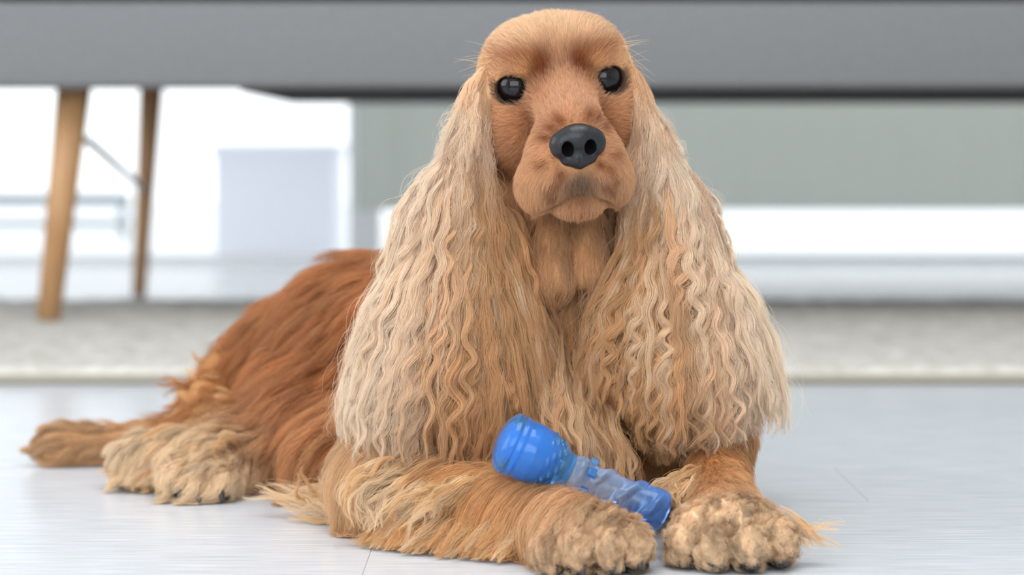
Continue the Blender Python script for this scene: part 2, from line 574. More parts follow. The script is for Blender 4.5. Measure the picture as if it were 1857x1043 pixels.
# hind leg and tail
body.cone(P(510, 820, 1.82), 0.033, P(390, 848, 1.78), 0.025, 0.02, reg='hindleg')
body.ell(P(372, 853, 1.762), (0.029, 0.034, 0.019), 0.012, reg='hindpaw')
body.ell(P(285, 838, 1.80), (0.034, 0.03, 0.018), 0.015, reg='hindpaw')
for (px, py, Y) in ((325, 872, 1.735), (362, 880, 1.728), (402, 876, 1.732)):
    body.ell(P(px, py, Y), (0.0095, 0.014, 0.0115), 0.005, reg='hindpaw')
body.cone(P(400, 790, 1.95), 0.016, P(255, 808, 1.94), 0.014, 0.02, reg='tail')
body.cone(P(255, 808, 1.94), 0.014, P(108, 810, 1.93), 0.0175, 0.01, reg='tail')
# near foreleg (picture left)
body.ell(P(745, 862, 1.605), (0.044, 0.05, 0.032), 0.02, reg='elbow')
body.cone(P(735, 915, 1.575), 0.022, P(930, 936, 1.508), 0.021, 0.015, reg='foreleg')
body.cone(P(930, 936, 1.508), 0.021, P(1045, 965, 1.465), 0.019, 0.01, reg='foreleg')
body.ell(P(1072, 978, 1.452), (0.032, 0.028, 0.0185), 0.012, reg='paw')
TOES = [(1000, 1006, 1.437), (1050, 1003, 1.428), (1105, 998, 1.426), (1152, 992, 1.436)]
for (px, py, Y) in TOES:
    body.ell(P(px, py, Y), (0.0095, 0.015, 0.0128), 0.003, reg='paw')
# far foreleg (picture right)
body.cone(P(1312, 790, 1.64), 0.020, P(1302, 862, 1.56), 0.015, 0.02, reg='foreleg2')
body.cone(P(1302, 862, 1.56), 0.015, P(1312, 935, 1.50), 0.021, 0.012, reg='foreleg2')
body.ell(P(1322, 962, 1.47), (0.035, 0.03, 0.0205), 0.012, reg='paw')
TOES2 = [(1240, 990, 1.455), (1296, 993, 1.440), (1358, 992, 1.438), (1412, 985, 1.450)]
for (px, py, Y) in TOES2:
    body.ell(P(px, py, Y), (0.0102, 0.015, 0.0138), 0.003, reg='paw')
NBODY = len(body.p)

# head
he(0, 0.2, -4.0, 4.95, 3.9, 4.6, 1.5, reg='head')
hpair(1.8, 1.3, -2.2, 2.5, 2.35, 2.6, 1.2, reg='head')
hpair(2.4, 1.5, -0.45, 1.35, 0.8, 0.95, 0.6, reg='head')
hpair(3.5, -2.5, -2.0, 1.95, 3.2, 3.0, 1.2, reg='head')
he(0, -4.4, -3.0, 4.0, 2.6, 3.6, 1.2, reg='head')
hc((0, -0.6, -0.6), 2.1, (0, -1.75, 5.2), 1.55, 1.2, reg='head')
he(0, -3.6, 4.0, 2.7, 2.4, 3.0, 1.0, reg='head')
hpair(1.7, -4.9, 4.7, 1.55, 2.0, 2.3, 0.7, reg='head')
hpair(2.3, -5.9, 3.3, 1.35, 1.6, 2.3, 0.7, reg='head')
he(0, -7.0, 4.4, 1.8, 0.8, 2.0, 0.35, reg='head')
he(0, -5.6, 3.6, 2.4, 1.6, 2.4, 0.6, reg='head')
he(0, -4.6, 6.0, 1.15, 1.1, 1.0, 0.6, reg='head')
# mouth line, groove under the nose, stop between the brows
hc((0, -4.6, 7.1), 0.10, (0, -5.8, 6.85), 0.12, 0.25, 's')
for s in (-1, 1):
    hc((0, -5.95, 6.7), 0.15, (s * 0.9, -6.25, 6.35), 0.15, 0.3, 's')
    hc((s * 0.9, -6.25, 6.35), 0.14, (s * 2.1, -7.0, 5.4), 0.12, 0.3, 's')
hc((0, 2.2, 1.1), 0.5, (0, 4.4, -1.2), 0.4, 1.3, 's')
# eyes: lids around an almond opening
EYES = []
for s in (-1, 1):
    E = np.array((s * 2.85, 0.0, -0.95))
    look = norm(np.array((s * 0.30, 0.10, 1.0)))
    EYES.append((s, E, look))
    he(*E, 1.62, 1.52, 1.44, 0.7, reg='head')
    ax = np.stack((norm(np.cross(np.array((0, 1, 0.)), look)), np.zeros(3), look))
    ax[1] = np.cross(ax[2], ax[0])
    c = E + look * 1.2
    tilt = s * math.radians(-8)
    a0 = ax[0] * math.cos(tilt) + ax[1] * math.sin(tilt)
    a1 = ax[1] * math.cos(tilt) - ax[0] * math.sin(tilt)
    Rw = np.stack((a0, a1, look)) @ HR
    body.ell(HL(*c), (0.0112, 0.0106, 0.0105), 0.0015, Rw, 's')
    hc((s * 1.75, 0.98, 0.42), 0.18, (s * 2.75, 1.30, 0.36), 0.22, 0.25, reg='head')
    hc((s * 2.75, 1.30, 0.36), 0.22, (s * 4.0, 0.85, -0.38), 0.18, 0.25, reg='head')

def axis_grid(segs):
    out = [np.array([segs[0][0]])]
    for lo, hi, h in segs:
        n = max(int(round((hi - lo) / h)), 1)
        out.append(np.linspace(lo, hi, n + 1)[1:])
    return np.concatenate(out)
hx0, hx1 = HO[0] - 0.062, HO[0] + 0.066
xs = axis_grid([(-0.42, hx0, 0.0036), (hx0, hx1, 0.0014), (hx1, 0.24, 0.0030)])
ys = axis_grid([(1.38, 1.495, 0.0026), (1.495, 1.61, 0.0014), (1.61, 2.06, 0.0045)])
zs = axis_grid([(-0.012, 0.05, 0.0026), (0.05, 0.215, 0.0036), (0.215, 0.35, 0.0014), (0.35, 0.37, 0.004)])
body.grid(xs, ys, zs)
FLOOR_PLANE = zs[None, None, :].astype(np.float32) - 0.001
body.D = np.maximum(body.D, -FLOOR_PLANE)
BV, BQ = surface_nets(xs, ys, zs, body.D)
_, BN = body.sample(BV)

# ---- what grows where: each region has a colour, a lie of the coat, a length
D3 = lambda *v: norm(np.array(v, float))
REG = {   #        colour                flow                length  lift  wave
    'chest':    (lin(176, 120, 74),  D3(0.0, -0.25, -1),    0.050, 0.35, 0.0022),
    'throat':   (lin(206, 156, 110),  D3(0.0, -0.15, -1),    0.018, 0.30, 0.0005),
    'shoulder': (lin(190, 128, 78),  D3(-0.25, 0.0, -1),    0.040, 0.30, 0.0020),
    'back':     (lin(168, 98, 50),   D3(-0.75, 0.1, -0.7),  0.042, 0.35, 0.0022),
    'rump':     (lin(178, 110, 62),  D3(-0.85, 0.0, -0.55), 0.050, 0.40, 0.0030),
    'thigh':    (lin(162, 92, 46),   D3(-0.75, -0.2, -0.75), 0.050, 0.30, 0.0028),
    'belly':    (lin(178, 112, 64),  D3(-0.75, -0.3, -0.6), 0.048, 0.30, 0.0028),
    'hindleg':  (lin(214, 176, 132), D3(-0.8, -0.4, -0.4),  0.038, 0.50, 0.0030),
    'hindpaw':  (lin(230, 204, 168), D3(-0.5, -0.6, -0.5),  0.020, 0.55, 0.0024),
    'tail':     (lin(196, 152, 108),  D3(-1, -0.1, -0.1),    0.016, 0.40, 0.0020),
    'elbow':    (lin(220, 178, 132), D3(-0.8, -0.3, -0.6),  0.050, 0.30, 0.0024),
    'foreleg':  (lin(206, 146, 88),  D3(-0.6, -0.35, -0.7), 0.040, 0.20, 0.0006),
    'foreleg2': (lin(186, 128, 76),  D3(0.25, -0.5, -0.8),  0.015, 0.30, 0.0008),
    'paw':      (lin(230, 200, 162), D3(0.0, -0.9, -0.25),   0.009, 0.75, 0.0016),
    'head':     (lin(206, 150, 104), D3(0, 0, 1),           0.009, 0.25, 0.0),
}
RN = list(REG)
RC = np.array([REG[n][0] for n in RN])
RF = np.array([REG[n][1] for n in RN])
RL = np.array([REG[n][2] for n in RN])
RLI = np.array([REG[n][3] for n in RN])
RW = np.array([REG[n][4] for n in RN])

def region_weights(p, sig=0.009):
    best = np.full((len(p), len(RN)), 1.0)
    for q in body.p:
        if q['op'] == 's':
            continue
        d = Field.dist(q, p[:, 0], p[:, 1], p[:, 2])
        j = RN.index(q['tag']['reg'])
        best[:, j] = np.minimum(best[:, j], d)
    m = best.min(1, keepdims=True)
    w = np.exp(-(best - m) / sig)
    return w / w.sum(1, keepdims=True)

# cheap smooth noise for tints
class Noise3:
    def __init__(self, seed, n=24):
        r = np.random.default_rng(seed)
        self.g = r.random((n, n, n)).astype(np.float32)
        self.n = n
    def __call__(self, p, scale):
        q = p * scale
        i = np.floor(q).astype(int)
        f = q - i
        f = f * f * (3 - 2 * f)
        n = self.n
        v = 0
        for a in (0, 1):
            for b in (0, 1):
                for c in (0, 1):
                    w = (f[:, 0] if a else 1 - f[:, 0]) * (f[:, 1] if b else 1 - f[:, 1]) * (f[:, 2] if c else 1 - f[:, 2])
                    v = v + w * self.g[(i[:, 0] + a) % n, (i[:, 1] + b) % n, (i[:, 2] + c) % n]
        return v
NZ = Noise3(5)

def blob(h, a, b, w, ra, rb, rw=2.0):
    return np.exp(-(((h[:, 0] - a) / ra) ** 2 + ((h[:, 1] - b) / rb) ** 2 + ((h[:, 2] - w) / rw) ** 2))

SPOTS = [(-1.75, -2.4, 6, 0.32), (-2.2, -3.9, 5.5, 0.3), (-1.5, -5.1, 6, 0.3), (-2.0, -5.5, 5.8, 0.3), (-1.2, -4.6, 6.5, 0.28), (-1.6, -5.9, 6, 0.3), (2.0, -2.1, 6, 0.32), (2.2, -3.8, 5.5, 0.32), (1.8, -4.5, 6, 0.32), (2.1, -5.2, 5.8, 0.3), (1.5, -5.4, 6.2, 0.28), (1.9, -5.8, 5.8, 0.26), (1.3, -4.2, 6.5, 0.26), (-0.9, -1.3, 6, 0.35), (0.9, -1.2, 6, 0.35), (-1.4, -1.8, 6, 0.3), (1.5, -1.5, 6, 0.3)]
def mouth_dist(h):
    d = np.full(len(h), 9.0)
    for s in (-1, 1):
        for a, b in (((0, -5.95, 6.7), (s * 0.9, -6.25, 6.35)), ((s * 0.9, -6.25, 6.35), (s * 2.1, -7.0, 5.4))):
            a, b = np.array(a), np.array(b)
            t = np.clip(((h - a) @ (b - a)) / ((b - a) @ (b - a)), 0, 1)[:, None]
            d = np.minimum(d, np.linalg.norm((h - a - t * (b - a)) * np.array((1, 1, 0.4)), axis=1))
    return d
def head_color(p):
    h = to_head(p)
    c = np.tile(lin(212, 158, 114), (len(p), 1))
    def mix(col, w):
        c[:] = c * (1 - w[:, None]) + np.asarray(col) * w[:, None]
    mix(lin(236, 200, 158), 0.95 * sstep(1.6, 3.6, h[:, 1]))                        # crown painted paler, as though lit from above
    mix(lin(224, 178, 130), 0.7 * sstep(3.3, 4.8, np.abs(h[:, 0])) * sstep(-1.5, 1.0, h[:, 1]))
    mix(lin(208, 158, 124), 0.9 * blob(h, 0, -1.0, 3, 1.5, 1.5, 4))                # pinkish bridge
    for s in (-1, 1):
        mix(lin(118, 50, 12), np.minimum(1, 1.35 * blob(h, s * 1.4, 1.15, 0, 1.0, 1.0, 2.5)))  # russet inner brow, deepened to carry its shading too
        mix(lin(150, 76, 28), 0.7 * blob(h, s * 2.6, 2.0, 0, 1.4, 0.5, 2.5))
        mix(lin(226, 168, 108), 0.75 * blob(h, s * 2.2, 1.25, 0, 0.55, 0.5, 2))    # light spot over the eye
        mix(lin(176, 104, 56), 0.7 * blob(h, s * 1.45, -0.4, 1, 0.45, 0.8, 2.5))   # inner corner
        mix(lin(200, 132, 82), 0.5 * blob(h, s * 3.6, -3.2, 0, 1.3, 2.2, 4))       # cheek
        mix(lin(184, 112, 64), 0.5 * blob(h, s * 3.3, -5.2, -1, 1.0, 1.2, 4))
        mix(lin(232, 186, 136), 0.9 * blob(h, s * 2.3, -5.7, 4, 1.2, 1.4, 3))     # flews
    mix(lin(188, 118, 66), 0.5 * blob(h, 0, -1.7, 6.5, 1.6, 0.5, 1.5))
    for (a, b, w, r) in SPOTS:
        mix(lin(140, 72, 36), 0.95 * blob(h, a, b, w, r * 1.25, r, 2.5))
    mix(lin(92, 78, 68), 0.85 * blob(h, 0, -5.05, 6.8, 0.95, 0.5, 1.2))            # smoky lip under the nose
    mix(lin(120, 98, 78), 0.6 * blob(h, 0, -5.55, 6.6, 1.5, 0.5, 1.4))
    mix(lin(96, 52, 34), 0.75 * blob(h, 0, -6.0, 6.6, 0.6, 0.22, 1.0))
    mix(lin(140, 84, 54), 0.6 * blob(h, 0, -6.6, 6.2, 0.9, 0.25, 1.0))
    k = np.exp(-(mouth_dist(h) / 0.17) ** 2)
    mix(lin(74, 42, 30), 0.85 * k)
    mix(lin(20, 16, 15), np.where(np.linalg.norm((h - np.array((0, -2.85, 6.9))) / np.array((1.5, 1.3, 1.6)), axis=1) < 1, 1.0, 0.0))  # near black painted behind the nose so the nostrils look deep
    for s, E, look in EYES:
        c0 = E + look * 1.2
        r = np.linalg.norm(h - c0, axis=1)
        mix(lin(52, 42, 39), 0.92 * (1 - sstep(1.20, 1.38, r)) * (1 - sstep(1.50, 1.62, np.linalg.norm(h - E, axis=1)) * sstep(0.4, 0.8, h[:, 1])))
    return c

def coat_color(p, w):
    c = w @ RC
    n = NZ(p, 55)[:, None]
    c = c * (0.80 + 0.4 * n)
    hw = w[:, RN.index('head')][:, None]
    hc_ = head_color(p)
    return c * (1 - hw) + hc_ * hw

BW = region_weights(BV)
BC = coat_color(BV, BW) * 0.85
me = mesh_np('body', BV, BQ)
set_color(me, 'tint', BC)
M_skin = attr_mat('coat_skin', rough=0.9, spec=0.05)
body_o = link_mesh('body', me, M_skin, dog)

# ---- eyes
M_eye = mat('dark_eye', (0.006, 0.005, 0.006), 0.03, IOR=1.36, Specular_IOR_Level=0.62)
for s, E, look in EYES:
    bm = bmesh.new()
    bmesh.ops.create_uvsphere(bm, u_segments=40, v_segments=24, radius=0.0141)
    # a slight corneal bulge towards the gaze
    lw = Vector(look @ HR)
    for v in bm.verts:
        t = max(0.0, v.co.normalized().dot(lw) - 0.80) / 0.20
        v.co *= 1 + 0.03 * t * t * (3 - 2 * t)
    bmesh.ops.translate(bm, vec=Vector(HL(*E)), verts=bm.verts)
    from_bm('eye', bm, M_eye, dog, True)

# ---- nose leather
nose = Field()
def ne(a, b, w, ra, rb, rw, k, op='u'):
    nose.ell(HL(a, b, w), (ra * .01, rb * .01, rw * .01), k * .01, HR, op)
def nc(p, r0, q, r1, k, op='u'):
    nose.cone(HL(*p), r0 * .01, HL(*q), r1 * .01, k * .01, op)
NB, NW = -2.85, 7.0
ne(0, NB + 0.45, NW, 1.35, 0.95, 0.85, 0.3)
for s in (-1, 1):
    ne(s * 1.0, NB + 0.1, NW - 0.05, 0.80, 0.90, 0.74, 0.25)
    ne(s * 0.55, NB - 0.85, NW - 0.1, 0.62, 0.45, 0.58, 0.25)
ne(0, NB - 0.80, NW + 0.08, 0.60, 0.72, 0.62, 0.3)
for s in (-1, 1):
    nose.ell(HL(s * 0.72, NB - 0.08, NW + 0.62), (.0037, .0050, .0115), .0012, HR, 's')
    nc((s * 0.80, NB - 0.35, NW + 0.75), 0.22, (s * 1.30, NB - 0.62, NW + 0.70), 0.13, 0.14, 's')
nc((0, NB - 0.25, NW + 0.80), 0.06, (0, NB - 1.65, NW + 0.55), 0.11, 0.12, 's')
lo, hi = HL(0, NB, NW) - 0.024, HL(0, NB, NW) + 0.024
g3 = [np.arange(lo[a], hi[a], 0.0005) for a in range(3)]
nose.grid(*g3)
NV, NQ = surface_nets(*g3, nose.D)
M_nose = mat('black_nose_leather', (0.011, 0.012, 0.015), 0.36, Specular_IOR_Level=0.42)
N, L, b = nodes(M_nose)
vo = N.new('ShaderNodeTexVoronoi')
vo.inputs['Scale'].default_value = 900
bp = N.new('ShaderNodeBump')
bp.inputs['Strength'].default_value = 0.25
bp.inputs['Distance'].default_value = 0.0004
tc = N.new('ShaderNodeTexCoord')
L.new(tc.outputs['Object'], vo.inputs['Vector'])
L.new(vo.outputs['Distance'], bp.inputs['Height'])
L.new(bp.outputs[0], b.inputs['Normal'])
link_mesh('nose', mesh_np('nose', NV, NQ), M_nose, dog)

# ---- claws and pads
M_claw = mat('dark_claw', (0.035, 0.034, 0.036), 0.35)
M_pad = mat('black_pad', (0.012, 0.011, 0.012), 0.6)
for tl_, dyc in ((TOES, 0.0155), (TOES2, 0.0155), ([(325, 872, 1.735), (362, 880, 1.728), (402, 876, 1.732)], 0.016)):
    for (px, py, Y) in tl_:
        c = P(px, py, Y)
        bm = bmesh.new()
        a = np.array((c[0] + 0.002, Y - dyc + 0.0075, c[2] - 0.003))
        tube_bm(bm, [a, a + (0.0, -0.006, -0.002), a + (0.0, -0.0085, -0.0065), a + (0.0, -0.0088, -0.0085)], [0.0024, 0.0023, 0.0014, 0.0004], 10)
        from_bm('claw', bm, M_claw, dog, True)
        bm = bmesh.new()
        bmesh.ops.create_uvsphere(bm, u_segments=16, v_segments=10, radius=1.0)
        bmesh.ops.scale(bm, vec=(0.0085, 0.011, 0.0042), verts=bm.verts)
        bmesh.ops.translate(bm, vec=(c[0], Y - 0.003, 0.0044), verts=bm.verts)
        from_bm('paw_pad', bm, M_pad, dog, True)

# ---- ears: the leather and bulk under the long hair
def make_ear(cones):
    f = Field()
    for (c, r) in cones:
        f.ell(c, r, 0.018)
    lo = np.min([q['lo'] for q in f.p], 0) - 0.02
    hi = np.max([q['hi'] for q in f.p], 0) + 0.02
    g = [np.arange(lo[a], hi[a], 0.003) for a in range(3)]
    f.grid(*g, margin=0.06)
    return f, surface_nets(*g, f.D)
EL = [(P(886, 178, 1.60), (.010, .016, .022)), (P(868, 250, 1.60), (.0105, .016, .030)), (P(838, 345, 1.595), (.014, .018, .040)),
      (P(808, 470, 1.59), (.030, .022, .055)), (P(812, 620, 1.585), (.048, .028, .05)), (P(812, 720, 1.58), (.053, .030, .034)),
      (P(905, 560, 1.605), (.018, .018, .06)), (P(915, 690, 1.60), (.020, .018, .04))]
ER = [(P(1136, 172, 1.607), (.010, .016, .022)), (P(1154, 250, 1.607), (.0105, .016, .030)), (P(1192, 345, 1.60), (.015, .018, .040)),
      (P(1222, 470, 1.595), (.030, .022, .055)), (P(1228, 610, 1.59), (.048, .028, .05)), (P(1235, 700, 1.585), (.053, .030, .034))]
EARS = []
def ear_color(p, side):
    ax = 815 if side < 0 else 1228
    cx = P(ax, 600, 1.58)[0]
    u = (p[:, 0] - cx) / 0.06 * (-side) * -1           # >0 away from the face
    z = p[:, 2]
    pale = lin(242, 221, 194)
    gold = lin(210, 160, 108)
    t = sstep(-0.35, 1.15, u + 0.5 * (NZ(p, 60) - 0.5) + 0.85 * sstep(0.15, 0.25, z))[:, None]
    c = gold * (1 - t) + pale * t
    up = sstep(0.268, 0.298, z)[:, None] * 0.8
    c = c * (1 - up) + lin(226, 180, 132) * up
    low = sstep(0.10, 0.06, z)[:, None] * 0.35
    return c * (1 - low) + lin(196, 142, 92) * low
for side, spec in ((-1, EL), (1, ER)):
    f, (V, Q) = make_ear(spec)
    me = mesh_np('ear', V, Q)
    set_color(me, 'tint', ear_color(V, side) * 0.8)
    EARS.append((side, f, V, Q, link_mesh('ear', me, M_skin, dog)))
# ------------------------------------------------------------------ hair
def scatter(V, Q, n, r, weight=None):
    A, B, Cc, Dd = (V[Q[:, i]] for i in range(4))
    ar = np.linalg.norm(np.cross(Cc - A, Dd - B), axis=1) * 0.5
    if weight is not None:
        ar = ar * weight
    cs = np.cumsum(ar)
    f = np.searchsorted(cs, r.random(n) * cs[-1])
    u, v = r.random((n, 1)), r.random((n, 1))
    return A[f] * (1 - u) * (1 - v) + B[f] * u * (1 - v) + Cc[f] * u * v + Dd[f] * (1 - u) * v

def grow(fld, roots, flow, length, lift, layer, nseg, r, stiff=0.45, floor=0.002, others=()):
    """Lay strands along a flow field, kept a little above the surface they grow from."""
    n = len(roots)
    _, nrm = fld.sample(roots)
    p = roots - nrm * 0.001
    d = norm(flow(p, nrm) + nrm * lift[:, None])
    pts = [p]
    step = (length / nseg)[:, None]
    for i in range(nseg):
        t = (i + 1) / nseg
        dist, g = fld.sample(p)
        f = flow(p, g)
        f = f - g * (f * g).sum(1, keepdims=True) * np.where((f * g).sum(1, keepdims=True) < 0, 1.0, 0.4)
        d = norm(d * (1 - stiff) + norm(f) * stiff)
        p = p + d * step
        dist, g = fld.sample(p)
        tgt = layer * sstep(0, 0.6, np.full(n, t)) + 0.0004
        push = np.clip(tgt - dist, 0, 0.01)[:, None]
        p = p + g * push
        for of in others:
            dd, gg = of.sample(p)
            p = p + gg * np.clip(0.002 - dd, 0, 0.008)[:, None]
        p[:, 2] = np.maximum(p[:, 2], floor)
        pts.append(p)
    return np.stack(pts, 1), nrm

def nearest(a, b, chunk=4000):
    out = np.empty(len(a), int)
    b2 = (b * b).sum(1)
    for i in range(0, len(a), chunk):
        q = a[i:i + chunk]
        out[i:i + chunk] = np.argmin(b2 - 2 * q @ b.T, axis=1)
    return out

def style(pts, nrm, r, n_guides, clump, amp, wl, frizz, grow_amp=0.6, key=None, jitter=0.35):
    """Gather strands into locks and wave each lock across its own direction."""
    n, m, _ = pts.shape
    gi = r.choice(n, n_guides, replace=False)
    key = pts[:, m // 3] if key is None else key
    who = gi[nearest(key, key[gi])]
    t = np.linspace(0, 1, m)[None, :, None]
    cl = np.asarray(clump)
    cl = cl[:, None, None] if cl.ndim else cl
    k = cl * sstep(0.0, 0.55, t) * (1 - 0.25 * t)
    off = r.normal(size=(n, 1, 3)) * 0.0011
    pts = pts + (pts[who] + off * (0.4 + t) - pts) * k
    T = np.gradient(pts, axis=1)
    T = norm(T)
    Nn = np.repeat(nrm[:, None, :], m, 1)
    B = norm(np.cross(T, Nn))
    Nn = np.cross(B, T)
    seg = np.linalg.norm(np.diff(pts, axis=1), axis=2)
    s = np.concatenate([np.zeros((n, 1)), np.cumsum(seg, 1)], 1)
    ph = (2 * PI * 2.2 * NZ(pts[:, m // 3] * np.array((1, 1, 0.6)), 34) + 0.7 * r.normal(size=n))[who][:, None] + r.normal(size=(n, 1)) * jitter
    wlg = (wl * (0.75 + 0.55 * r.random(n)))[who][:, None] * (1 + 0.05 * r.normal(size=(n, 1)))
    ag = (amp * (0.5 + 0.9 * r.random(n)))[who][:, None]
    rise = sstep(0.02, grow_amp, t[:, :, 0])
    a1 = ag * rise
    phase = 2 * PI * s / wlg + ph
    tw = (r.random(n) * 2 * PI)[who][:, None]
    pts = pts + B * (a1 * np.sin(phase))[:, :, None] + Nn * (0.55 * a1 * np.sin(phase + 1.2 + 0.4 * tw))[:, :, None]
    fz = r.normal(size=(n, 2))
    ph2 = r.random((n, 1)) * 2 * PI
    pts = pts + (B * fz[:, :1, None] + Nn * np.abs(fz[:, 1:, None])) * (frizz * sstep(0.1, 1.0, t[:, :, 0]) * (0.6 + 0.4 * np.sin(s / 0.018 * 2 * PI * 0.5 + ph2)))[:, :, None]
    return pts, who

M_hair = bpy.data.materials.new('spaniel_hair')
M_hair.use_nodes = True
N, L = M_hair.node_tree.nodes, M_hair.node_tree.links
hb = N['Principled BSDF']
hb.inputs['Roughness'].default_value = 0.45
hb.inputs['Specular IOR Level'].default_value = 0.35
tl = N.new('ShaderNodeBsdfTranslucent')
mx = N.new('ShaderNodeMixShader')
mx.inputs[0].default_value = 0.28
at = N.new('ShaderNodeAttribute')
at.attribute_name = 'tint'
L.new(at.outputs['Color'], hb.inputs['Base Color'])
L.new(at.outputs['Color'], tl.inputs['Color'])
L.new(hb.outputs[0], mx.inputs[1])
L.new(tl.outputs[0], mx.inputs[2])
L.new(mx.outputs[0], N['Material Output'].inputs[0])

def hair_object(name, pts, col, rad, parent, taper=0.35, floor=0.0012, label=None):
    n, m, _ = pts.shape
    pts[:, :, 2] = np.maximum(pts[:, :, 2], floor)
    hc_ = bpy.data.hair_curves.new(name)
    hc_.add_curves([m] * n)
    hc_.position_data.foreach_set('vector', pts.astype(np.float32).ravel())
    t = np.linspace(0, 1, m)[None, :]
    R = (np.asarray(rad).reshape(-1, 1) * np.ones((n, 1))) * (1 - (1 - taper) * t ** 2)
    a = hc_.attributes.get('radius') or hc_.attributes.new('radius', 'FLOAT', 'POINT')
    a.data.foreach_set('value', R.astype(np.float32).ravel())
    a = hc_.attributes.new('tint', 'FLOAT_COLOR', 'CURVE')
    col = np.maximum(col, 0.002)
    col = col * np.minimum(1, 0.88 / col.max(1, keepdims=True))
    a.data.foreach_set('color', np.concatenate([np.clip(col, 0.002, 0.97) ** 0.82, np.ones((n, 1))], 1).astype(np.float32).ravel())
    hc_.materials.append(M_hair)
    o = bpy.data.objects.new(name, hc_)
    C.objects.link(o)
    o.parent = parent
    if parent.parent is None:
        o.matrix_parent_inverse = Matrix.Translation(-Vector(parent.location))
    o['kind'] = 'stuff'
    if label:
        o['label'] = label
    return o

def jit(col, r, n, who=None, a=0.10, b=0.10):
    """Strand to strand and lock to lock variation of the coat's own colour."""
    k = 1 + a * r.normal(size=(n, 1))
    if who is not None:
        k = k * (1 + b * r.normal(size=n))[who][:, None]
    return col * np.clip(k, 0.5, 1.5)

HB = 1.0      # overall lightness of the hair pigment

# ---- face
r = np.random.default_rng(21)
hw = BW[:, RN.index('head')]
fw = hw[BQ].min(1)
ctr = BV[BQ].mean(1)
hq = to_head(ctr)
seen = (fw > 0.5) & (hq[:, 2] > -6.5)
wgt = np.where(seen, np.where(hq[:, 2] > -2.5, 1.0, 0.6), 0.0)
roots = scatter(BV, BQ, 150000, r, wgt)
h = to_head(roots)
ok = np.ones(len(roots), bool)
for s, E, look in EYES:
    lid = np.linalg.norm(h - E, axis=1) > 1.56
    ok &= (np.linalg.norm(h - (E + look * 1.2), axis=1) > 1.13) | (lid & (h[:, 1] > 0.8))
nd = np.full(len(roots), 1.0)
for q in nose.p:
    if q['op'] == 'u':
        nd = np.minimum(nd, Field.dist(q, roots[:, 0], roots[:, 1], roots[:, 2]))
ok &= nd > 0.0006
roots, h, nd = roots[ok], h[ok], nd[ok]
def face_flow(p, g):
    q = to_head(p)
    src = np.array((0.0, -2.3, 8.0))
    v = q - src
    v[:, 2] *= 0.3
    v = norm(v)
    # flews hang down, brows fan up and out, forehead runs up
    dn = sstep(-3.6, -5.4, q[:, 1])[:, None]
    v = v + dn * np.array((0, -0.7, 0.1))
    up = (np.exp(-((q[:, 0] / 2.2) ** 2)) * sstep(0.3, 2.0, q[:, 1]))[:, None]
    v = v + up * np.array((0, 0.9, -0.3))
    v = v + (np.sign(q[:, :1]) * sstep(0.5, 3, np.abs(q[:, :1])) * sstep(0, 2.5, q[:, 1:2])) * np.array((0.5, 0, 0))
    v = norm(v) @ HR
    return norm(v - g * (v * g).sum(1, keepdims=True))
ln = 0.0060 + 0.004 * sstep(1.0, 3.5, h[:, 1]) + 0.004 * sstep(-4.5, -7, h[:, 1])
ln *= 0.35 + 0.65 * sstep(0.0, 0.012, nd)
ln *= 0.4 + 0.6 * sstep(0.1, 0.7, mouth_dist(h))
ln *= 0.55 + 0.45 * np.minimum.reduce([sstep(1.0, 1.7, np.linalg.norm(h - (E + look * 1.2), axis=1)) for s, E, look in EYES])
ln = ln * (0.7 + 0.6 * r.random(len(roots)))
pts, nrm = grow(body, roots, face_flow, ln, np.full(len(roots), 0.32), 0.0004 + 0.0016 * r.random(len(roots)) * ln / 0.007, 5, r)
pts, who = style(pts, nrm, r, 14000, 0.5, 0.0002, 0.02, 0.00025)
col = jit(head_color(roots), r, len(roots), who, 0.10, 0.08)
hair_object('face_fur', pts, col * HB, 0.000052, dog, 0.25)

# longer brow and cheek hairs
segs = []
for s in (-1, 1):
    for k in range(26):
        a0 = np.array((s * (3.3 + 0.9 * r.random()), 0.6 + 1.6 * r.random(), -1.0 - 1.0 * r.random()))
        dv = norm(np.array((s * 1.0, 0.25 + 0.25 * r.normal() if k % 2 else -0.5 - 0.3 * r.random(), 0.15)))
        L_ = 1.6 + 1.4 * r.random()
        t = np.linspace(0, 1, 7)[:, None]
        q = a0 + dv * L_ * t + np.array((0, -0.35, 0)) * t * t
        segs.append(HO + (q @ HR) * 0.01)
pts = np.array(segs)
hair_object('brow_whiskers', pts, np.tile(lin(240, 196, 140), (len(pts), 1)), 0.00009, dog, 0.2)

